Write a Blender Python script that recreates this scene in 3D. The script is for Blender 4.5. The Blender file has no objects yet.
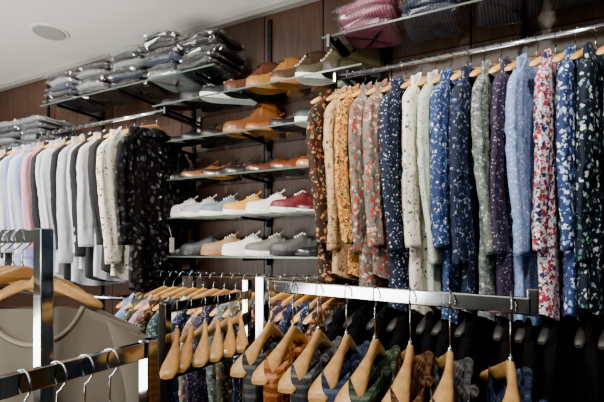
import bpy, math, random
from mathutils import Vector
random.seed(7)
H=1.35
sc=bpy.context.scene
try:
    sc.view_settings.view_transform='AgX'
    sc.view_settings.look='AgX - Punchy'
    sc.view_settings.exposure=.35
except Exception as e: print(e)

# ---------------- materials ----------------
def S(hexv):
    r,g,b=[int(hexv[i:i+2],16)/255 for i in (0,2,4)]
    f=lambda c: c/12.92 if c<=.04045 else ((c+.055)/1.055)**2.4
    return (f(r),f(g),f(b),1)
def newmat(name):
    m=bpy.data.materials.new(name); m.use_nodes=True
    nt=m.node_tree; b=nt.nodes['Principled BSDF']
    return m,nt,b
def plain(name,col,rough=.5,metal=0,bump=0,bscale=200,coat=0,sheen=0,cr=.1,spec=.5):
    m,nt,b=newmat(name)
    b.inputs['Base Color'].default_value=S(col)
    b.inputs['Roughness'].default_value=rough
    b.inputs['Metallic'].default_value=metal
    b.inputs['Coat Weight'].default_value=coat
    b.inputs['Coat Roughness'].default_value=cr
    b.inputs['Sheen Weight'].default_value=sheen
    b.inputs['Specular IOR Level'].default_value=spec
    tc=nt.nodes.new('ShaderNodeTexCoord')
    n=nt.nodes.new('ShaderNodeTexNoise'); n.inputs['Scale'].default_value=bscale; n.inputs['Detail'].default_value=4
    nt.links.new(tc.outputs['Object'],n.inputs['Vector'])
    if bump>0:
        bp=nt.nodes.new('ShaderNodeBump'); bp.inputs['Strength'].default_value=bump; bp.inputs['Distance'].default_value=.01
        nt.links.new(n.outputs['Fac'],bp.inputs['Height']); nt.links.new(bp.outputs['Normal'],b.inputs['Normal'])
        if coat: nt.links.new(bp.outputs['Normal'],b.inputs['Coat Normal'])
    return m
def fabric(name,base,cols,scale=50,size=.5,dist=.01,cols2=None,scale2=None,size2=.3,coat=0,rings=False,bump=.15):
    m,nt,b=newmat(name); N=nt.nodes.new; L=nt.links.new
    tc=N('ShaderNodeTexCoord')
    ns=N('ShaderNodeTexNoise'); ns.inputs['Scale'].default_value=scale*1.1; ns.inputs['Detail'].default_value=2
    L(tc.outputs['Object'],ns.inputs['Vector'])
    sub=N('ShaderNodeVectorMath'); sub.operation='SUBTRACT'; sub.inputs[1].default_value=(.5,.5,.5); L(ns.outputs['Color'],sub.inputs[0])
    scl=N('ShaderNodeVectorMath'); scl.operation='SCALE'; scl.inputs['Scale'].default_value=dist*2.5; L(sub.outputs[0],scl.inputs[0])
    add=N('ShaderNodeVectorMath'); add.operation='ADD'; L(tc.outputs['Object'],add.inputs[0]); L(scl.outputs[0],add.inputs[1])
    def layer(prev,cols,scale,size,first):
        vo=N('ShaderNodeTexVoronoi'); vo.inputs['Scale'].default_value=scale; L(add.outputs[0],vo.inputs['Vector'])
        sep=N('ShaderNodeSeparateColor'); L(vo.outputs['Color'],sep.inputs[0])
        cr=N('ShaderNodeValToRGB'); cr.color_ramp.interpolation='CONSTANT'
        el=cr.color_ramp.elements
        while len(el)<len(cols): el.new(.5)
        for i,c in enumerate(cols):
            el[i].position=i/len(cols)
        for i,c in enumerate(cols): el[i].color=S(c)
        L(sep.outputs[0],cr.inputs['Fac'])
        ma=N('ShaderNodeMath'); ma.operation='LESS_THAN'; ma.inputs[1].default_value=size
        if rings and first:
            mu=N('ShaderNodeMath'); mu.operation='MULTIPLY'; mu.inputs[1].default_value=26; L(vo.outputs['Distance'],mu.inputs[0])
            si=N('ShaderNodeMath'); si.operation='SINE'; L(mu.outputs[0],si.inputs[0]); L(si.outputs[0],ma.inputs[0])
        else: L(vo.outputs['Distance'],ma.inputs[0])
        mx=N('ShaderNodeMix'); mx.data_type='RGBA'
        L(ma.outputs[0],mx.inputs['Factor'])
        if prev is None: mx.inputs['A'].default_value=S(base)
        else: L(prev,mx.inputs['A'])
        L(cr.outputs['Color'],mx.inputs['B'])
        return mx.outputs['Result']
    out=layer(None,cols,scale,size,True)
    if cols2: out=layer(out,cols2,scale2 or scale*2.1,size2,False)
    L(out,b.inputs['Base Color'])
    b.inputs['Roughness'].default_value=.8
    b.inputs['Specular IOR Level'].default_value=.25
    n2=N('ShaderNodeTexNoise'); n2.inputs['Scale'].default_value=30; n2.inputs['Detail'].default_value=5; n2.inputs['Distortion'].default_value=1.0
    L(tc.outputs['Object'],n2.inputs['Vector'])
    bp=N('ShaderNodeBump'); bp.inputs['Strength'].default_value=bump*2; bp.inputs['Distance'].default_value=.012
    L(n2.outputs['Fac'],bp.inputs['Height']); L(bp.outputs['Normal'],b.inputs['Normal'])
    return m
def wrapped(name,base,stripe):
    """folded shirt cloth, fine woven stripes"""
    m,nt,b=newmat(name); N=nt.nodes.new; L=nt.links.new
    tc=N('ShaderNodeTexCoord')
    w=N('ShaderNodeTexWave'); w.inputs['Scale'].default_value=25; w.inputs['Distortion'].default_value=1.5; L(tc.outputs['Object'],w.inputs['Vector'])
    ma=N('ShaderNodeMath'); ma.operation='GREATER_THAN'; ma.inputs[1].default_value=.72; L(w.outputs['Fac'],ma.inputs[0])
    mx=N('ShaderNodeMix'); mx.data_type='RGBA'; L(ma.outputs[0],mx.inputs['Factor']); mx.inputs['A'].default_value=S(base); mx.inputs['B'].default_value=S(stripe)
    L(mx.outputs['Result'],b.inputs['Base Color']); b.inputs['Roughness'].default_value=.8
    return m
def woodmat(name,c1,c2,axis,scale=6,rough=.4,coat=0,stretch=12):
    m,nt,b=newmat(name); N=nt.nodes.new; L=nt.links.new
    tc=N('ShaderNodeTexCoord'); mp=N('ShaderNodeMapping'); s=[stretch]*3; s[axis]=1
    mp.inputs['Scale'].default_value=s; L(tc.outputs['Object'],mp.inputs['Vector'])
    n=N('ShaderNodeTexNoise'); n.inputs['Scale'].default_value=scale; n.inputs['Detail'].default_value=6; n.inputs['Distortion'].default_value=.6
    L(mp.outputs[0],n.inputs['Vector'])
    cr=N('ShaderNodeValToRGB'); cr.color_ramp.elements[0].color=S(c1); cr.color_ramp.elements[1].color=S(c2)
    cr.color_ramp.elements[0].position=.3; cr.color_ramp.elements[1].position=.7
    L(n.outputs['Fac'],cr.inputs['Fac']); L(cr.outputs['Color'],b.inputs['Base Color'])
    b.inputs['Roughness'].default_value=rough; b.inputs['Coat Weight'].default_value=coat
    return m
def plaid(name,c1,c2,c3,scale=60):
    m,nt,b=newmat(name); N=nt.nodes.new; L=nt.links.new
    tc=N('ShaderNodeTexCoord'); sp=N('ShaderNodeSeparateXYZ'); L(tc.outputs['Object'],sp.inputs[0])
    def stripe(sock,th,sc_):
        mu=N('ShaderNodeMath'); mu.operation='MULTIPLY'; mu.inputs[1].default_value=sc_; L(sock,mu.inputs[0])
        si=N('ShaderNodeMath'); si.operation='SINE'; L(mu.outputs[0],si.inputs[0])
        g=N('ShaderNodeMath'); g.operation='GREATER_THAN'; g.inputs[1].default_value=th; L(si.outputs[0],g.inputs[0]); return g.outputs[0]
    a=stripe(sp.outputs['Y'],.4,scale*5.5); c=stripe(sp.outputs['Z'],.4,scale*5.5)
    ad=N('ShaderNodeMath'); ad.operation='ADD'; L(a,ad.inputs[0]); L(c,ad.inputs[1])
    hf=N('ShaderNodeMath'); hf.operation='MULTIPLY'; hf.inputs[1].default_value=.27; L(ad.outputs[0],hf.inputs[0])
    nz=N('ShaderNodeTexNoise'); nz.inputs['Scale'].default_value=350; L(tc.outputs['Object'],nz.inputs['Vector'])
    a2=N('ShaderNodeMath'); a2.operation='MULTIPLY_ADD'; a2.inputs[1].default_value=.8; L(nz.outputs['Fac'],a2.inputs[0]); L(hf.outputs[0],a2.inputs[2])
    cr=N('ShaderNodeValToRGB'); e=cr.color_ramp.elements; e[0].color=S(c1); e[0].position=.3; e[1].color=S(c3); e[1].position=1.0
    k=e.new(.62); k.color=S(c2)
    L(a2.outputs[0],cr.inputs['Fac']); L(cr.outputs['Color'],b.inputs['Base Color']); b.inputs['Roughness'].default_value=.95
    b.inputs['Specular IOR Level'].default_value=.2
    bp=N('ShaderNodeBump'); bp.inputs['Strength'].default_value=.6; bp.inputs['Distance'].default_value=.003
    L(nz.outputs['Fac'],bp.inputs['Height']); L(bp.outputs['Normal'],b.inputs['Normal'])
    return m

M={}
M['chrome']=plain('chrome','9ea2a6',.10,1)
M['wire']=plain('hook_steel','b0b4b8',.18,1)
M['blackmetal']=plain('black_metal','151517',.35,.6)
M['hang']=woodmat('hanger_wood','9c6830','c08e4e',1,8,.35,.3)
M['hang2']=woodmat('hanger_wood_light','a8783a','cc9f60',1,8,.35,.3)
M['hangdk']=plain('black_hanger','0c0a09',.6)
M['button']=plain('button','d8d4cc',.3)
M['dark']=plain('cuff_opening_shade','121216',.9)  # near-black colour stands for shade inside the cuffs
M['tag']=plain('paper_tag','f2f0ea',.6)
M['rubber']=plain('white_rubber','dcdad2',.5)
M['brub']=plain('black_rubber','161515',.5)
M['gum']=plain('gum_rubber','8a5c34',.5)
M['lining']=plain('shoe_lining','2c221c',.9)
M['lace']=plain('laces','dcd8cc',.8)
M['dlace']=plain('dark_laces','1c1816',.8)

# ---------------- mesh builder ----------------
class MB:
    def __init__(s): s.v=[];s.f=[];s.m=[];s.sm=[]
    def face(s,idx,mat=0,smooth=True): s.f.append(idx);s.m.append(mat);s.sm.append(smooth)
    def loft(s,rings,mat=0,cap0=False,cap1=False,closed=True,smooth=True):
        base=len(s.v); n=len(rings[0])
        for r in rings: s.v.extend(r)
        for i in range(len(rings)-1):
            for j in range(n if closed else n-1):
                k=(j+1)%n; a=base+i*n
                s.face((a+j,a+k,a+n+k,a+n+j),mat,smooth)
        if cap0: s.face(tuple(base+j for j in reversed(range(n))),mat,False)
        if cap1: s.face(tuple(base+(len(rings)-1)*n+j for j in range(n)),mat,False)
        return base
    def box(s,lo,hi,mat=0,ch=0):
        x0,y0,z0=lo;x1,y1,z1=hi
        b=len(s.v)
        s.v+= [(x0,y0,z0),(x1,y0,z0),(x1,y1,z0),(x0,y1,z0),(x0,y0,z1),(x1,y0,z1),(x1,y1,z1),(x0,y1,z1)]
        for q in ((0,3,2,1),(4,5,6,7),(0,1,5,4),(1,2,6,5),(2,3,7,6),(3,0,4,7)): s.face(tuple(b+i for i in q),mat,False)
    def beam(s,p0,p1,w,h,mat=0):
        p0=Vector(p0);p1=Vector(p1);t=(p1-p0).normalized()
        up=Vector((0,0,1)) if abs(t.z)<.9 else Vector((0,1,0))
        a=t.cross(up).normalized(); u=a.cross(t).normalized()
        rs=[]
        for p in (p0,p1):
            rs.append([tuple(p+a*(w/2*x)+u*(h/2*y)) for x,y in ((-1,-1),(1,-1),(1,1),(-1,1))])
        s.loft(rs,mat,True,True,True,False)
    def tube(s,path,r,mat=0,n=8,cap=True):
        P=[Vector(p) for p in path]; rings=[]; prev=None
        for i,p in enumerate(P):
            t=(P[min(i+1,len(P)-1)]-P[max(i-1,0)]).normalized()
            if prev is None:
                up=Vector((1,0,0)) if abs(t.x)<.9 else Vector((0,1,0))
                a=t.cross(up).normalized()
            else: a=(prev-t*prev.dot(t)).normalized()
            prev=a; b=t.cross(a); rr=r[i] if isinstance(r,(list,tuple)) else r
            rings.append([tuple(p+a*rr*math.cos(2*math.pi*k/n)+b*rr*math.sin(2*math.pi*k/n)) for k in range(n)])
        s.loft(rings,mat,cap,cap)
    def finish(s,name,mats,loc=(0,0,0),rotz=0,parent=None,bevel=0):
        me=bpy.data.meshes.new(name); me.from_pydata(s.v,[],s.f)
        for m in mats: me.materials.append(m)
        me.polygons.foreach_set('material_index',s.m); me.polygons.foreach_set('use_smooth',s.sm); me.update()
        o=bpy.data.objects.new(name,me); sc.collection.objects.link(o)
        o.location=loc; o.rotation_euler=(0,0,rotz)
        if parent: o.parent=parent
        if bevel:
            b=o.modifiers.new('b','BEVEL'); b.width=bevel; b.segments=2; b.limit_method='ANGLE'
        return o
def lerp(xs,ys,x):
    if x<=xs[0]: return ys[0]
    for i in range(len(xs)-1):
        if x<=xs[i+1]:
            t=(x-xs[i])/(xs[i+1]-xs[i]); t2=t*t*(3-2*t); t=.5*t+.5*t2
            return ys[i]+(ys[i+1]-ys[i])*t
    return ys[-1]

# ---------------- hanger ----------------
def hanger_z(y,hw,drop=0): return -.085-drop-.075*(abs(y)/hw)**1.35
def hanger_mesh(mb,hw=.21,flare=.012,mw=0,mm=1,railtop=.015,drop=0):
    R=.024; rings=[]; n=24
    for i in range(n+1):
        u=-1+2*i/n; y=u*hw; zc=hanger_z(y,hw,drop)
        hh=.017*(1-abs(u)**2*.2); tt=.008+flare*max(0,(abs(u)-.3)/.7)**1.2
        if abs(u)>.9: hh*=.85; tt*=.9
        if abs(u)>.99: hh*=.45; tt*=.6
        if abs(u)<.12: hh*=1.15
        x0=-.028*u*u
        rings.append([(x0+tt*math.copysign(abs(math.cos(a))**.8,math.cos(a)),y,zc+hh*math.copysign(abs(math.sin(a))**.8,math.sin(a))) for a in [2*math.pi*k/12 for k in range(12)]])
    mb.loft(rings,mw,True,True)
    zc=railtop-R+.0025
    path=[(0,0,-.075-drop),(0,0,-.045),(0,.001,zc-.03),(0,.010,zc-.0245)]
    for k in range(13):
        a=math.radians(-55+k*21); path.append((0,R*math.cos(a),zc+R*math.sin(a)))
    mb.tube(path,.0019,mm,6)
    mb.tube([(0,0,-.072-drop),(0,0,-.06-drop)],.0045,mm,8)
def hanger_obj(name='wooden_hanger',loc=(0,0,0),rotz=0,parent=None,hw=.21,flare=.012,mat=None,railtop=.015,drop=0):
    mb=MB(); hanger_mesh(mb,hw,flare,0,1,railtop,drop)
    return mb.finish(name,[mat or M['hang'],M['wire']],loc,rotz,parent)

# ---------------- garment ----------------
def body(mb,W,zb,T,top,mat,rnd,hem=.05,nv=22,nu=44,waist=.04,A=.008,ttop=.013):
    p=[rnd.uniform(0,6.28) for _ in range(6)]; k1=rnd.uniform(24,34);k2=rnd.uniform(50,75)
    rings=[]
    def fx(y,z,v):
        return A*min(1,v*1.6)*(math.sin(k1*y+p[0]+1.2*z)+.5*math.sin(k2*y+p[1]-2*z))
    for i in range(nv+1):
        v=i/nv; ring=[]
        w=W*(1-waist*math.sin(math.pi*v))
        tt=ttop+(T-ttop)*min(1,v*4)
        for j in range(nu):
            th=2*math.pi*j/nu; c=math.cos(th); s_=math.sin(th); y=w*c
            tp=top(y); z=tp+(zb+hem*abs(c)**3-tp)*v
            x=tt*math.copysign(abs(s_)**.5,s_)+fx(y,z,v)
            x+=.0022*math.sin(z*38+y*45+p[2]+(2 if s_>0 else 0))*min(1,v*4)
            ring.append((x,y,z))
        rings.append(ring)
    mb.loft(rings,mat,True,False)
    return fx
def sleeve(mb,side,L,mat,rnd,xoff=0,n=34,th0=.020):
    p=rnd.uniform(0,6); q=rnd.uniform(0,6); sw=rnd.uniform(-.02,.02); sy=rnd.uniform(-.03,.025)
    ts=[0,.05,.14,.32,.6,.85,1]
    ys=[.165,.190,.208,.216,.212,.206,.202]; rs=[.030,.048,.062,.066,.060,.051,.047]
    z0=-.130; rings=[]; K=28; kb=rnd.uniform(.35,.6)
    for i in range(n+1):
        t=i/n; z=z0-L*t; g=min(1,t*4)
        y=lerp(ts,ys,t)+sy*t; r=lerp(ts,rs,t); th=(th0 if t>.08 else .014)*(1-.2*t)
        xx=xoff*g+sw*t*t+.006*math.sin(max(0,t-kb)*7+q)*g-.006*math.sin(q)*g
        cuff=t>.90
        if cuff: r=.049; th=.019
        ring=[]
        for k in range(K):
            a=2*math.pi*k/K; ca=math.cos(a); sa=math.sin(a)
            cr=0 if cuff else (.0045*math.sin(ca*7.5+p+t*3)+.003*math.sin(ca*13+q-t*4))*g*math.copysign(1,sa)*abs(sa)**.5
            el=.0035*math.sin(t*62+ca*2.4+q)*math.exp(-((t-kb)/.10)**2)+.0030*math.sin(t*80-ca*2+p)*math.exp(-((t-.82)/.06)**2)
            dy=r*ca*(1+.03*math.sin(t*9+p)*g); dx=th*math.copysign(abs(sa)**.75,sa)+(cr+el if abs(sa)>.15 else 0)
            dz=-.036*ca*(1-min(1,t*4.5))
            ring.append((xx+dx,side*(y+dy),z+dz))
        rings.append(ring)
    b=mb.loft(rings,mat,True,False)
    mb.face(tuple(b+n*K+k for k in range(K)),mat+1,False)  # flat dark cap paints the shade of the open cuff
def shirt(name,loc,rotz,mat,seed,L=.80,nv=22,nu=44,sl=True,hmat=None,dark=None,buttons=True,collar=True,T=.022,A=.008,railtop=.011,W=.2):
    rnd=random.Random(seed); mb=MB()
    top=lambda y:-.086-.2*abs(y)-.03*math.exp(-(y/.055)**2)
    zb=-.1-L
    fx=body(mb,W,zb,T,top,0,rnd,nv=nv,nu=nu,A=A,hem=.035)
    if sl:
        Ls=rnd.uniform(.58,.68)
        sleeve(mb,-1,Ls,0,rnd,rnd.uniform(-.006,.010)); sleeve(mb,1,Ls,0,rnd,0,n=14)
    if collar:
        prof=[(-.135,.068,.022,0),(-.106,.058,.026,0),(-.096,.060,.031,0),(-.104,.067,.036,.002),(-.130,.080,.037,.022)]
        rings=[]
        for z,ry,rx,dz in prof:
            ring=[]
            for k in range(20):
                a=2*math.pi*k/20; y=ry*math.cos(a); x=rx*math.sin(a)
                front=max(0,math.sin(a))
                ring.append((x,y,z-dz*front*(abs(math.cos(a))*1.6)))
            rings.append(ring)
        mb.loft(rings,0)
    if buttons:
        pl=[]
        for i in range(15):
            v=.06+.9*i/14; z=top(0)+(zb-top(0))*v
            x=T*min(1,.6+v*2)+fx(0,z,v)+.003
            pl.append([(x,-.016,z),(x+.0015,-.014,z),(x+.0015,.014,z),(x,.016,z)])
        mb.loft(pl,0,closed=False)
        for i in range(6):
            v=.12+.14*i; z=top(0)+(zb-top(0))*v; x=T*min(1,.6+v*2)+fx(0,z,v)+.005
            mb.tube([(x,0,z),(x+.002,0,z)],.0055,2,8)
    o=mb.finish(name,[mat,dark or M['dark'],M['button']],loc,rotz)
    hanger_obj('wooden_hanger',(0,0,0),0,o,mat=hmat or random.choice([M['hang'],M['hang2']]),railtop=railtop)
    return o

# ================= ROOM =================
WY=2.08; CZ=H+1.33; LX=-3.95; RX=2.6; BY=-2.6
M['ceil']=plain('ceiling_paint','d9dad3',.9,bump=.03,bscale=300)
M['wall']=woodmat('wall_wood_panel','2c1a13','472f23',2,5,.5,0,14)
M['sidewall']=plain('wall_paint','8a8782',.9,bump=.05,bscale=200)
M['floor']=woodmat('floor_wood','1c1613','2e241d',0,5,.4,0,10)
def slab(name,lo,hi,mat):
    mb=MB(); mb.box(lo,hi); return mb.finish(name,[mat])
slab('floor',(LX-.1,BY-.1,-.1),(RX+.1,WY+.1,0),M['floor'])
slab('ceiling',(LX-.1,BY-.1,CZ),(RX+.1,WY+.1,CZ+.1),M['ceil'])
slab('wall_left',(LX-.1,BY,0),(LX,WY,CZ),M['sidewall'])
slab('wall_right',(RX,BY,0),(RX+.1,WY,CZ),M['sidewall'])
slab('wall_front',(LX,BY-.1,0),(RX,BY,CZ),M['sidewall'])
mb=MB(); mb.box((LX,WY+.004,0),(RX,WY+.1,CZ),1)
x=LX
for w in [.82,.62,.62,.6,.36,.36,.36,.62,.62,.62,.62,.62]:
    if x+w>RX: w=RX-x
    if w<=.01: break
    mb.box((x+.003,WY-.012,0),(x+w-.003,WY+.005,CZ),0); x+=w
mb.finish('wall_back',[M['wall'],M['blackmetal']])
slab('trim_1',(LX,WY-.05,CZ-.028),(RX,WY-.012,CZ),M['sidewall'])
slab('baseboard_back',(LX,WY-.03,0),(RX,WY-.012,.1),M['blackmetal'])
mb=MB()
mb.tube([(0,0,-.006),(0,0,0)],.105,0,32); mb.tube([(0,0,-.010),(0,0,-.005)],.09,1,32)
M['grille']=plain('speaker_grille','9fa19e',.7,bump=.5,bscale=500)
mb.finish('ceiling_speaker',[M['ceil'],M['grille']],(-2.58,1.67,CZ))
def downlight(x,y):
    mb=MB(); r=[]
    for rr,z in ((.05,0),(.05,-.008),(.042,-.008),(.034,.0)):
        r.append([(rr*math.cos(2*math.pi*k/24),rr*math.sin(2*math.pi*k/24),z) for k in range(24)])
    mb.loft(r,0); mb.tube([(0,0,-.004),(0,0,-.001)],.034,1,20)
    mb.finish('downlight',[M['sidewall'],M['bulb']],(x,y,CZ))
M['bulb'],nt,b=newmat('downlight_lens'); b.inputs['Emission Color'].default_value=(1,.95,.88,1); b.inputs['Emission Strength'].default_value=3

# ================= SHELVES & RAILS =================
def glassmat():
    m=bpy.data.materials.new('shelf_glass'); m.use_nodes=True; nt=m.node_tree; nt.nodes.clear()
    o=nt.nodes.new('ShaderNodeOutputMaterial'); t=nt.nodes.new('ShaderNodeBsdfTransparent'); g=nt.nodes.new('ShaderNodeBsdfGlossy'); x=nt.nodes.new('ShaderNodeMixShader')
    t.inputs[0].default_value=(.92,.95,.94,1); g.inputs['Roughness'].default_value=.05; x.inputs[0].default_value=.06
    nt.links.new(t.outputs[0],x.inputs[1]); nt.links.new(g.outputs[0],x.inputs[2]); nt.links.new(x.outputs[0],o.inputs[0]); return m
M['glass']=glassmat(); M['gedge']=plain('glass_edge','4d5852',.25,.3)
RY=1.73; RZ=H+.737
def glass_shelf(name,x0,x1,y0,z,brs):
    mb=MB(); mb.box((x0,y0,z-.007),(x1,WY-.012,z),0); mb.box((x0,y0-.002,z-.0075),(x1,y0,z+.0005),1)
    for bx in brs:
        mb.box((bx-.006,y0+.01,z-.022),(bx+.006,WY-.012,z-.008),2)
        mb.box((bx-.006,WY-.06,z-.05),(bx+.006,WY-.012,z-.022),2)
    return mb.finish(name,[M['glass'],M['gedge'],M['blackmetal']])
glass_shelf('glass_shelf',-2.75,-1.36,1.72,H+.92,[-2.6,-2.05,-1.5])
glass_shelf('glass_shelf',-.78,1.2,1.72,H+.92,[-.72,.0,.7])
shoe_z=[H+.80-.208*i for i in range(5)]
for z in shoe_z: glass_shelf('glass_shoe_shelf',-1.84,-.62,1.78,z,[-1.79,-1.25,-.69])
for z in (H+.64,H+.22,H-.2): glass_shelf('glass_shelf',-3.9,-2.80,1.74,z,[-3.7,-3.2,-2.9])
for ux in (-2.6,-1.79,-1.25,-.69,.0,.7,-3.2):
    mb=MB(); mb.box((ux-.012,WY-.022,.1),(ux+.012,WY-.012,CZ-.06),0)
    z=.3
    while z<CZ-.1:
        mb.box((ux-.003,WY-.0235,z),(ux+.003,WY-.0215,z+.02),1); z+=.04
    mb.finish('shelf_upright',[M['blackmetal'],M['brub']])
def rail(name,x0,x1,z,brs,mat='chrome'):
    mb=MB()
    ring=lambda xx:[(xx,RY+.007*math.copysign(abs(math.cos(a))**.8,math.cos(a)),z+.011*math.copysign(abs(math.sin(a))**.8,math.sin(a))) for a in [2*math.pi*k/16 for k in range(16)]]
    mb.loft([ring(x0),ring(x1)],0,True,True)
    for e in (x0,x1): mb.box((e-.004,RY-.012,z-.017),(e+.004,RY+.012,z+.017),0)
    for bx in brs:
        mb.box((bx-.006,RY+.005,z-.010),(bx+.006,WY-.012,z+.010),0)
        mb.box((bx-.012,WY-.03,z-.06),(bx+.012,WY-.012,z+.06),0)
    for i in range(int((x1-x0)/.05)):
        xx=x0+.03+i*.05
        mb.tube([(xx,RY,z+.009),(xx,RY,z+.015)],.003,0,6)
    return mb.finish(name,[M[mat]])
rail('clothes_rail',-.72,1.2,RZ,[-.69,.30,1.1])
rail('clothes_rail',-2.80,-1.69,RZ,[-2.6,-1.74])
RZ2=H-.125
rail('lower_clothes_rail',-1.85,1.2,RZ2,[-1.8,-.69,.2,1.1])
rail('lower_clothes_rail',-3.2,-1.95,RZ2-.15,[-3.0,-2.1])
mb=MB(); mb.beam((-.74,WY-.012,H+.90),(-.74,1.70,H+.90),.012,.03); mb.beam((-.74,1.70,H+.915),(-.74,1.70,H+.86),.012,.012)
mb.finish('shelf_bracket',[M['chrome']])

# ================= RIGHT RAIL SHIRTS =================
F={}
F['rust']=fabric('rust_floral','2c1812',['8a4420','a87844','3a2a22','5a6a55'],60,.42,.012)
F['beige']=fabric('beige_leaf','b0946a',['5a4230','3b2e26','946434'],62,.36,.02)
F['paisley']=fabric('gold_paisley','b58440',['6b3c1c','42301e','8a5020'],20,-.1,.035,['d8bc88','8a2414'],75,.22,rings=True)
F['roses']=fabric('rose_grey','66625a',['a8281c','c8a890','3e483f','8c2c1c'],60,.45,.014)
F['navydot']=fabric('navy_dot','141a2c',['b8bcc8','6a7fa0'],95,.26,.004)
F['navy']=fabric('navy_small_floral','1a2338',['93a4c4','e0e2e6','3c4f78'],75,.36,.008)
F['cream']=fabric('cream_small_floral','ccc6b6',['4a4a50','7a5a4a','303a4a'],58,.28,.010)
F['mint']=fabric('grey_mint','a4aca0',['78827b','5a6468'],90,.27,.006)
F['bluef']=fabric('blue_floral','22325a',['8298bc','4f6a9a','c0c6d2'],80,.36,.012)
F['dknavy']=fabric('dark_navy_leaf','10172a',['6c7890','34426a'],70,.33,.012)
F['grgreen']=fabric('grey_green_speckle','545c58',['9aa099','30363a','747e78'],85,.42,.010)
F['purple']=fabric('purple_dot','221c2e',['7c6c8a','948ca2'],110,.24,.004)
F['ltblue']=fabric('light_blue_check','6a7ea6',['9cb2ce','4a6694'],110,.35,.004)
F['redfl']=fabric('red_white_floral','c4c2c6',['8a1c2c','9c3846','1c2648','8c2034'],62,.52,.014,['1c2848'],90,.32)
F['blwh']=fabric('blue_white_floral','203058',['c8d0de','7088b4','b0bcd2'],58,.40,.012)
F['dkgreenf']=fabric('dark_garden_floral','0e1624',['bcc4c0','40645c','7c92ac'],55,.36,.012)
F['blkgrey']=fabric('black_grey_floral','0c0c0f',['3c3d42','26272b','54565a'],34,.38,.018)
F['pinkt']=fabric('pink_tiny','8c747a',['5c4450','a89c9c'],90,.3,.006)
F['teal']=fabric('teal_floral','22343c',['5f7c7c','7c7868'],60,.38,.01)
F['greent']=fabric('olive_floral','3a4030',['90886a','7c3a28'],60,.38,.01)
order=['rust','beige','paisley','roses','roses','navydot','cream','mint','bluef','dknavy','grgreen','purple','ltblue','redfl','blwh','dkgreenf','dkgreenf','navy','bluef','cream','rust']
X0=-.655; SPX=.0577
for i,k in enumerate(order):
    rz=math.radians(random.uniform(-4,4)-13)
    shirt('patterned_shirt',(X0+SPX*i,RY,RZ),rz,F[k],100+i,L=random.choice([.76,.79,.82,.84]) if i<5 else random.uniform(.82,.92))

# ================= LEFT RAIL =================
P={}
P['white']=plain('white_cotton','b8bbc1',.85,bump=.2,bscale=35)
P['black']=plain('black_cotton','101014',.85,bump=.2,bscale=35)
P['black2']=plain('black_wool','070709',.95,bump=.2,bscale=35,spec=.1)
P['navyp']=plain('navy_cotton','181b26',.85,bump=.2,bscale=35)
P['lav']=plain('lavender_cotton','7f88b4',.85,bump=.2,bscale=35)
P['pink']=plain('pink_cotton','bc8a98',.85,bump=.2,bscale=35)
P['grey']=plain('grey_cotton','6e727a',.85,bump=.2,bscale=35)
lo=['grey','white','black','white','lav','white','lav','pink','black','white','white','black','white','white','black','white','black']
for i,k in enumerate(lo):
    shirt('dress_shirt',(-2.90+.061*i,RY,RZ),math.radians(random.uniform(-4,5)-4),P[k],300+i,L=random.uniform(.76,.84))
shirt('patterned_shirt',(-2.90+.061*17,RY,RZ),math.radians(-3),F['cream'],340,L=.8)
o=shirt('patterned_shirt',(-1.755,RY,RZ),math.radians(4),F['blkgrey'],342,L=.86)
mb=MB(); mb.box((.044,.05,-.75),(.0455,.085,-.67),0); mb.tube([(.0447,.0675,-.67),(.03,.06,-.61)],.0008,0,5); mb.finish('price_tag',[M['tag']],parent=o)

# ================= LOWER RAIL =================
low=['ltblue','greent','pinkt','rust','teal','mint','dknavy','roses','purple','grgreen','greent','navy','rust','purple','dknavy','navydot','rust']
for i in range(17):
    shirt('patterned_shirt',(-1.77+.066*i,RY,RZ2),math.radians(random.uniform(-6,6)-6),F[low[i]],500+i,L=.74,nv=10,nu=28,buttons=False)
for i in range(18):
    shirt('dark_shirt',(-.63+.08*i,RY,RZ2),math.radians(random.uniform(-6,6)),P['black2'],600+i,L=.74,nv=10,nu=28,buttons=False,A=.012,hmat=M['hangdk'])

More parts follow.
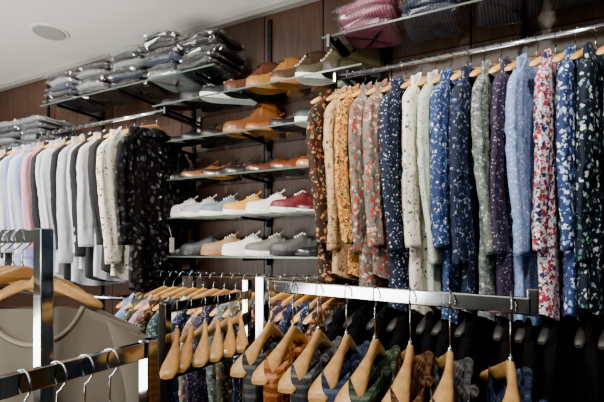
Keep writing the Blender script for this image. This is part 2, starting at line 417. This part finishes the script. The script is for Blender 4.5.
# ================= SHOES =================
ss=[0,.04,.1,.2,.3,.38,.46,.56,.68,.8,.9,.96,1.0]
hwid=[.018,.029,.034,.035,.034,.036,.039,.044,.047,.044,.035,.024,.008]
hts={'low':[.058,.078,.084,.066,.060,.082,.088,.072,.056,.048,.042,.034,.016],
     'boot':[.135,.145,.148,.146,.143,.138,.112,.082,.064,.054,.048,.038,.020],
     'dress':[.056,.070,.074,.056,.048,.064,.070,.056,.044,.038,.034,.028,.014]}
def shoe(name,kind,col,sole,loc,ang,lace='dlace',size=1):
    key='shoe_'+col
    if key not in M: M[key]=plain('shoe_leather_'+col,col,.33 if kind!='low' else .55,bump=.08,bscale=120,coat=.4 if kind=='dress' else 0)
    mats=[M[key],M[sole],M['lining'],M[lace]]
    mb=MB(); L=.30; ht=hts[kind]; st=.026 if kind=='low' else (.022 if kind=='boot' else .010); n=40; A=19
    def lift(s):
        if kind=='low': return .008*max(0,(s-.75)/.25)**2
        return .024*(1-min(1,max(0,(s-.22)/.33)))+.009*max(0,(s-.75)/.25)**2
    rings=[];top=[]
    for i in range(n+1):
        s=i/n; s=1-(1-s)**1.15 if s>.5 else s
        w=lerp(ss,hwid,s); h=lerp(ss,ht,s); z0=lift(s)+st-.003; ring=[]
        op=.05<s<.37
        for k in range(A):
            a=math.pi*k/(A-1); c=math.cos(a)
            if op:
                y=w*math.copysign(abs(c)**.45,c)*(1-.16*math.sin(a)); z=z0+h*min(1,(math.sin(a)*1.5))**.8
                if abs(c)<.70: y=w*.80*c/.70*.9; z=z0+h-.045*min(1,(.70-abs(c))*8)
            else:
                y=w*math.copysign(abs(c)**.75,c)*(1-.16*math.sin(a)*(1 if s<.45 else .7)); z=z0+h*math.sin(a)**.7
            ring.append((s*L-L/2,y,z))
        rings.append(ring); top.append((s,z0+h,w))
    base=len(mb.v)
    for r in rings: mb.v.extend(r)
    for i in range(n):
        s=top[i][0]
        for k in range(A-1):
            a=math.pi*(k+.5)/(A-1)
            inside=.045<s<.365 and abs(math.cos(a))<.70
            q=base+i*A
            mb.face((q+k,q+k+1,q+A+k+1,q+A+k),2 if inside else 0)
    mb.face(tuple(base+k for k in range(A)),0)
    def outline(zf,g):
        o=[]
        sl=[0,.02,.06,.12,.2,.3,.4,.5,.6,.7,.8,.88,.94,.98,1]
        for s in sl: o.append((s*(L+.006)-L/2-.003,(lerp(ss,hwid,s)+.002)*g,zf(s)))
        for s in reversed(sl[:-1][1:]): o.append((s*(L+.006)-L/2-.003,-(lerp(ss,hwid,s)+.002)*g,zf(s)))
        return o
    mb.loft([outline(lambda s:lift(s),.97),outline(lambda s:lift(s)+st*.5,1.04),outline(lambda s:lift(s)+st,1.03)],1,True,True,smooth=False)
    if kind!='low':
        hs=[0,.03,.1,.18,.26]
        def ho(z): 
            o=[(s*L-L/2,lerp(ss,hwid,s)*1.0,z if z==0 else lift(s)+.002) for s in hs]
            return o+[(p[0],-p[1],p[2]) for p in reversed(o)]
        mb.loft([ho(0),ho(1)],1,True,True,smooth=False)
    for s in [.42,.46,.50,.54,.58]:
        z=lerp(ss,ht,s)+lift(s)+st+.0005; w=.021
        mb.tube([(s*L-L/2,-w,z-.007),(s*L-L/2-.002,-w*.5,z+.001),(s*L-L/2,0,z+.002),(s*L-L/2+.002,w*.5,z+.001),(s*L-L/2,w,z-.007)],.003,3,5)
    tz=lerp(ss,ht,.42)+lift(.4)+st
    mb.loft([[(.43*L-L/2,-.020,tz-.006),(.43*L-L/2,0,tz),(.43*L-L/2,.020,tz-.006)],[(.34*L-L/2,-.022,tz+.014),(.34*L-L/2,0,tz+.026),(.34*L-L/2,.022,tz+.014)]],0,closed=False)
    for s in [.74]:
        pts=[]
        for k in range(13):
            a=math.pi*(k/12); c=math.cos(a); w=lerp(ss,hwid,s); h=lerp(ss,ht,s); nar=1-.16*math.sin(a)*.7
            pts.append((s*L-L/2,w*math.copysign(abs(c)**.75,c)*nar*1.01,lift(s)+st-.003+h*math.sin(a)**.7*1.01))
        mb.tube(pts,.0016,0,5)
    o=mb.finish(name,mats,loc,ang); o.scale=(size,)*3
    return o
D='dress';Lw='low';B='boot'
rows=[
 [(D,'1c1e26','brub','dlace'),(Lw,'1c1e24','brub','lace'),(Lw,'14161c','rubber','lace'),(B,'4a2414','brub','dlace'),(B,'8a5c28','gum','dlace'),(B,'3a2818','gum','lace'),(B,'443e2c','rubber','lace'),(B,'3c3828','brub','dlace')],
 [(D,'1a1c22','brub','dlace'),(D,'181818','brub','dlace'),(D,'20140e','brub','dlace'),(B,'643818','gum','dlace'),(D,'7c4018','gum','dlace'),(D,'14141a','brub','dlace'),(Lw,'20302a','rubber','lace'),(D,'4a2c18','gum','dlace')],
 [(D,'20181a','brub','dlace'),(D,'6c4224','brub','dlace'),(D,'241814','gum','dlace'),(D,'1c1816','brub','dlace'),(D,'4a2618','brub','dlace'),(D,'602f14','brub','dlace'),(D,'9c7038','gum','dlace'),(D,'2c1e18','brub','dlace')],
 [(Lw,'c8c6c0','rubber','lace'),(Lw,'8c9296','rubber','lace'),(Lw,'586870','rubber','lace'),(Lw,'bc8a18','rubber','lace'),(Lw,'ccc8c0','rubber','lace'),(Lw,'5c141c','rubber','lace'),(D,'4a1218','rubber','dlace'),(Lw,'1c2640','rubber','lace')],
 [(D,'16161a','brub','dlace'),(Lw,'1e2226','brub','dlace'),(Lw,'7a6040','gum','lace'),(Lw,'ccc8c0','rubber','lace'),(Lw,'55554f','rubber','lace'),(Lw,'3a3a3a','brub','lace'),(D,'121216','brub','dlace'),(D,'1a1a1e','brub','dlace')]]
for r,row in enumerate(rows):
    for i,(k,c,s_,l) in enumerate(row):
        nm={'low':'sneaker','boot':'ankle_boot','dress':'leather_dress_shoe'}[k]
        ang=math.radians(180+43+random.uniform(-3,3))
        shoe(nm,k,c,s_,(-1.70+i*.142+random.uniform(-.005,.005),1.915,shoe_z[r]+.001),ang,l)

# ================= WRAPPED SHIRT STACKS =================
def filmmat():
    m=bpy.data.materials.new('clear_plastic_film'); m.use_nodes=True; nt=m.node_tree; nt.nodes.clear(); N=nt.nodes.new; L=nt.links.new
    o=N('ShaderNodeOutputMaterial'); t=N('ShaderNodeBsdfTransparent'); g=N('ShaderNodeBsdfGlossy'); x=N('ShaderNodeMixShader')
    g.inputs['Roughness'].default_value=.15; x.inputs[0].default_value=.22
    L(t.outputs[0],x.inputs[1]); L(g.outputs[0],x.inputs[2]); L(x.outputs[0],o.inputs[0]); return m
M['film']=filmmat()
PK=[wrapped('folded_shirt_%d'%i,a,c) for i,(a,c) in enumerate([
 ('101218','2c3038'),('16181d','3c3e42'),('1c2438','3c4c6c'),('84888c','b4b8bc'),('0a0b0f','1c1e24')])]
PL=[wrapped('folded_light_shirt_%d'%i,a,c) for i,(a,c) in enumerate([
 ('a4a6aa','c8cacc'),('b0b2b6','50565e'),('343a44','70747c'),('181a20','484c54')])]
PP=[wrapped('folded_pink_shirt_%d'%i,a,c) for i,(a,c) in enumerate([('8a3c58','b0708a'),('a05878','6c3048')])]
def stack(loc,count,mats,seed,W=.27,D=.29,T=.042,rz=0):
    rnd=random.Random(seed); mb=MB(); z=.001
    for c in range(count):
        w=W/2*rnd.uniform(.88,1.05); d=D/2*rnd.uniform(.90,1.0); t=T*rnd.uniform(.8,1.1)
        ox,oy=rnd.uniform(-.016,.016),rnd.uniform(-.026,.004); r=rnd.uniform(-.09,.09); mi=rnd.randrange(len(mats)); ph=[rnd.uniform(0,6) for _ in range(4)]
        def shell(n,nu,g,jit,mat,smooth,pz):
            rings=[]
            for i in range(n+1):
                a=-math.pi/2+math.pi*i/n
                rr=abs(math.cos(a))**.3 if 0<i<n else .02
                zz=t/2+(t/2+pz)*math.copysign(abs(math.sin(a))**.8,math.sin(a))
                ring=[]
                for j in range(nu):
                    th=2*math.pi*j/nu; cx=math.copysign(abs(math.cos(th))**.3,math.cos(th)); cy=math.copysign(abs(math.sin(th))**.3,math.sin(th))
                    wob=1+.014*math.sin(9*th+ph[0]+zz*120)+.010*math.sin(17*th+ph[1])
                    X=w*cx*rr*wob*g+rnd.uniform(-jit,jit); Y=d*cy*rr*wob*g+rnd.uniform(-jit,jit)
                    Z=zz+ (.005*math.sin(X*38+ph[2])+.003*math.sin(Y*45+ph[3]))*(1 if i>n/2 else .6)+rnd.uniform(-jit,jit)*.8
                    if i>n/2 and Y<0: Z+=.006*math.exp(-(X/.06)**2)
                    ring.append((ox+X*math.cos(r)-Y*math.sin(r),oy+X*math.sin(r)+Y*math.cos(r),max(.001,z+Z+.005)))
                rings.append(ring)
            mb.loft(rings,mat,True,True,smooth=smooth)
        shell(12,36,.93,0,mi,True,-.003)
        shell(8,36,1.0,.0070,len(mats),False,.001)
        for sidef in (0,1):
            fl=[]
            for q in range(4):
                row=[]
                for j in range(15):
                    u=-1+2*j/14
                    if sidef==0: X=w*.95*u; Y=-d-.008*q-.001
                    else: X=w+.005*q; Y=d*.9*u
                    Z=t*.6-.005*q+.006*math.sin(u*11+ph[0]+q*.6)+rnd.uniform(-.006,.006)
                    row.append((ox+X*math.cos(r)-Y*math.sin(r),oy+X*math.sin(r)+Y*math.cos(r),max(.001,z+Z)))
                fl.append(row)
            mb.loft(fl,len(mats),closed=False,smooth=False)
        z+=t*.98
    return mb.finish('wrapped_shirt_stack',list(mats)+[M['film']],loc,rz)
for i,x in enumerate([-2.60,-2.31,-2.02,-1.75,-1.49]):
    stack((x,1.88,H+.925),[5,5,6,6,5][i],PK,40+i,W=.265,rz=random.uniform(-.04,.04))
for li,z in enumerate((H+.64,H+.22,H-.2)):
    for i,x in enumerate([-3.74,-3.46,-3.2,-2.94]):
        stack((x,1.89,z+.003),[6,6,6,6][i] if li==0 and x<-2.8 else ([8,9,9,8][i] if li<2 else 6),PL if li==0 else PK+PL[:1],60+li*7+i,W=.25,D=.28)
for i,(x,m,c) in enumerate([(-.60,PP,2),(-.33,PK[:3],4),(-.05,PK[:3],4),(.23,PK,5),(.52,PL,4),(.82,PK,4)]):
    stack((x,1.88,H+.925),c+1,m,90+i,W=.265)

# ================= FRONT RACK (waistcoats) =================
T_={}
T_['t1']=plaid('tweed_charcoal','1a1b1f','303339','5e5d57',50)
T_['t2']=plaid('tweed_rust','5e2a12','98562c','b08c5c',55)
T_['t3']=plaid('tweed_grey','24262a','424449','746f68',60)
T_['t4']=plaid('tweed_navy','141926','252f44','475268',50)
T_['t5']=plaid('tweed_green','1a211b','2c382b','586455',45)
T_['t6']=plaid('tweed_brown','2c1a12','4e3222','7a6048',60)
FZ=H-.10; A0=Vector((-.667,1.058)); A1=Vector((.0013,.876))
rk=bpy.data.objects.new('display_rack',None); sc.collection.objects.link(rk)
mb=MB(); mb.beam((A0.x,A0.y,FZ),(A1.x+.01,A1.y-.003,FZ),.014,.032); mb.beam((A1.x+.012,A1.y-.003,FZ-.017),(A1.x+.012,A1.y-.003,FZ+.032),.02,.008)
mb.finish('arm',[M['chrome']],parent=rk,bevel=.003)
mb=MB(); mb.beam((A0.x,A0.y,.03),(A0.x,A0.y,FZ+.025),.03,.03); mb.finish('post',[M['chrome']],parent=rk,bevel=.003)
mb=MB(); mb.beam((A0.x-.25,A0.y,.015),(A0.x+.5,A0.y-.1,.015),.03,.03); mb.beam((A0.x,A0.y-.3,.015),(A0.x,A0.y+.3,.015),.03,.03); mb.finish('base',[M['chrome']],parent=rk)
def waistcoat(loc,rz,mat,seed,hw=.205,inner=.10,drop=.035):
    rnd=random.Random(seed); mb=MB()
    def top(y):
        a=abs(y); zh=hanger_z(min(a,hw),hw,drop)+.018
        if a>inner: return zh-.010*max(0,1-(a-inner)/.05)
        t=(inner-a)/inner
        return zh-.012-.12*t**.9
    body(mb,.20,-.74,.038,top,0,rnd,hem=-.02,nv=20,nu=64,A=.006,ttop=.036)
    for sd in (-1,1):
        pts=[];rr=[]
        for i in range(10):
            y=sd*(inner*1.12-(inner*1.0)*i/9); pts.append((.037+.003*math.sin(i),y,top(y)-.004)); rr.append(.010*(1-.4*i/9))
        mb.tube(pts,rr,0,8)
    o=mb.finish('tweed_waistcoat',[mat,M['dark']],loc,rz)
    hanger_obj('wooden_hanger',(0,0,0),0,o,hw=hw,flare=.024,mat=M['hang2'],railtop=.017,drop=drop)
fr=[.045,.175,.301,.43,.545,.673,.80,.965]
tw=['t1','t2','t3','t4','t5','t6','t3','t4']
for i,f in enumerate(fr):
    p=A0.lerp(A1,f); waistcoat((p.x,p.y,FZ),math.radians(random.uniform(13,18)-7*f),T_[tw[i]],700+i)

# ================= MID RACK =================
mk=bpy.data.objects.new('display_rack',None); sc.collection.objects.link(mk)
MZ=H-.173; mx=-.951
mb=MB()
mb.beam((mx,.97,MZ),(mx,1.40,MZ),.014,.032)
mb.finish('arm',[M['chrome']],parent=mk,bevel=.002)
mb=MB(); mb.beam((mx,.97,.03),(mx,.97,MZ+.016),.028,.028); mb.beam((mx,1.40,.03),(mx,1.40,MZ+.06),.028,.028)
mb.finish('posts',[M['chrome']],parent=mk,bevel=.003)
mb=MB(); mb.beam((mx,.98,MZ-.20),(mx,1.39,MZ-.20),.02,.03)
mb.beam((mx,.9,.015),(mx,1.45,.015),.03,.03); mb.beam((mx-.25,.97,.015),(mx+.2,.97,.015),.03,.03); mb.beam((mx-.25,1.4,.015),(mx+.2,1.4,.015),.03,.03)
mb.finish('frame_base',[M['chrome']],parent=mk)
for i in range(6):
    hanger_obj('wooden_hanger',(mx,1.02+.066*i,MZ),math.radians(42+random.uniform(-3,3)),None,hw=.20,flare=.022,mat=random.choice([M['hang'],M['hang2']]),railtop=.016)

# ================= LEFT FRONT RACKS =================
lk=bpy.data.objects.new('display_rack',None); sc.collection.objects.link(lk)
LZ=H-.217
mb=MB(); mb.beam((-.735,.20,LZ),(-.735,.70,LZ),.016,.036); mb.finish('arm',[M['chrome']],parent=lk,bevel=.002)
mb=MB(); mb.beam((-.735,.70,.03),(-.735,.70,LZ+.022),.03,.03); mb.beam((-.735,.20,.03),(-.735,.20,LZ+.018),.03,.03); mb.finish('posts',[M['chrome']],parent=lk,bevel=.003)
mb=MB(); mb.beam((-.735,.05,.015),(-.735,.85,.015),.03,.03); mb.beam((-1.0,.45,.015),(-.5,.45,.015),.03,.03); mb.finish('base',[M['chrome']],parent=lk)
for y in (.37,.43,.49,.545,.60):
    hanger_obj('wooden_hanger',(-.735,y,LZ),math.radians(-90+random.uniform(-6,6)),None,hw=.2,flare=.016,railtop=.018,drop=.03)
hk=bpy.data.objects.new('display_rack',None); sc.collection.objects.link(hk)
px_,py_=-1.09,.69; HZ=H+.035
mb=MB(); mb.beam((px_,py_,.03),(px_,py_,HZ+.02),.034,.034); mb.finish('post',[M['chrome']],parent=hk,bevel=.003)
mb=MB(); mb.beam((px_,py_,HZ),(px_-.5,py_,HZ),.014,.034); mb.finish('arms',[M['chrome']],parent=hk,bevel=.002)
mb=MB(); mb.beam((px_-.5,py_,.015),(px_+.2,py_,.015),.03,.03); mb.beam((px_,py_-.15,.015),(px_,py_+.35,.015),.03,.03); mb.finish('base',[M['chrome']],parent=hk)
for i in range(6):
    hanger_obj('wooden_hanger',(px_-.09-.04*i,py_,HZ),math.radians(-20+random.uniform(-4,4)),None,hw=.17,flare=.018,mat=random.choice([M['hang'],M['hang2']]),railtop=.017,drop=.01)
# taupe sweater
M['taupe']=plain('taupe_knit','5a5246',.95,bump=.25,bscale=400,sheen=.15)
M['taupe2']=plain('taupe_rib','857b6b',.95,bump=.3,bscale=300)
rnd=random.Random(5); mb=MB()
def top(y):
    a=abs(y); z=-.185-.45*max(0,a-.125)
    if a<.125: z-=.10*(1-(a/.125)**2)**.7
    return z
body(mb,.27,-.80,.035,top,0,rnd,hem=0,nv=24,nu=96,A=.010,ttop=.024)
pts=[(.024,y_,top(y_)+.001) for y_ in [(-.127+.254*i/30) for i in range(31)]]
mb.tube(pts,.006,1,8)
# set-in sleeves of the sweater hanging at both sides
for sd in (-1,1):
    rings=[]
    for i in range(16):
        t=i/15; y=.235+.035*min(1,t*4); z=-.245-.52*t; r=.058-.018*t
        rings.append([(.006+.028*math.sin(2*math.pi*k/18)*(1+.08*math.sin(t*30+k)),sd*(y+r*math.cos(2*math.pi*k/18)),z-.03*math.cos(2*math.pi*k/18)*(1-min(1,t*4))) for k in range(18)])
    mb.loft(rings,0,True,True)
o=mb.finish('knit_sweater',[M['taupe'],M['taupe2']],(px_-.07,py_+.03,HZ),math.radians(-60))
hanger_obj('wooden_hanger',(0,0,0),0,o,hw=.155,flare=.014,mat=M['hang2'],railtop=.017,drop=.03)

# ================= LIGHTS =================
LK=1.7
def area(loc,target,size,power,col=(1,.96,.9),sy=None):
    l=bpy.data.lights.new('area','AREA'); l.energy=power*LK; l.size=size; l.color=col
    if sy: l.shape='RECTANGLE'; l.size_y=sy
    o=bpy.data.objects.new('fill_light',l); sc.collection.objects.link(o); o.location=loc  # added fill panels, not fixtures of the shop
    o.rotation_euler=(Vector(target)-Vector(loc)).to_track_quat('-Z','Y').to_euler(); return o
def spot(loc,target,power,ang=60,col=(1,.93,.84)):
    l=bpy.data.lights.new('spot','SPOT'); l.energy=power*LK; l.spot_size=math.radians(ang); l.spot_blend=.6; l.shadow_soft_size=.04; l.color=col
    o=bpy.data.objects.new('ceiling_spot',l); sc.collection.objects.link(o); o.location=loc
    o.rotation_euler=(Vector(target)-Vector(loc)).to_track_quat('-Z','Y').to_euler(); return o
spot((.1,.5,CZ-.03),(.05,1.7,1.6),115,75)
spot((-.7,.5,CZ-.03),(-.6,1.7,1.6),95,70)
spot((-1.3,.3,CZ-.03),(-1.4,1.9,1.6),170,60)
spot((-2.0,.6,CZ-.03),(-2.3,1.7,1.6),95,75)
spot((-.3,.1,CZ-.03),(-.4,1.0,1.1),60,70)
spot((-1.0,.0,CZ-.03),(-1.0,.8,1.1),25,70)
spot((-2.7,.6,CZ-.03),(-3.1,1.9,1.8),85,80)
for p in ((.1,.5),(-.7,.5),(-1.3,.3),(-2.0,.6),(-.3,.1),(-1.0,0),(-2.7,.6)): downlight(*p)
area((-1.0,-1.6,1.9),(-1.4,2,1.9),2.2,30,(1,.96,.91),1.4)  # added fill from behind the camera, in place of window daylight
area((-2.2,-.5,1.0),(-2.4,1.0,CZ),1.5,95,(1,.98,.92),1.0)  # added uplight, aimed up from low down to brighten the ceiling
w=bpy.data.worlds.new('world'); sc.world=w; w.use_nodes=True
w.node_tree.nodes['Background'].inputs[0].default_value=(.5,.55,.6,1); w.node_tree.nodes['Background'].inputs[1].default_value=.15

# ================= CAMERA =================
cd=bpy.data.cameras.new('camera'); cam=bpy.data.objects.new('camera',cd); sc.collection.objects.link(cam)
cd.sensor_width=36; cd.lens=436/604*36; cd.shift_y=49/604; cd.clip_start=.02
cam.location=(0,0,H); cam.rotation_euler=(math.radians(90),0,math.radians(27)); sc.camera=cam
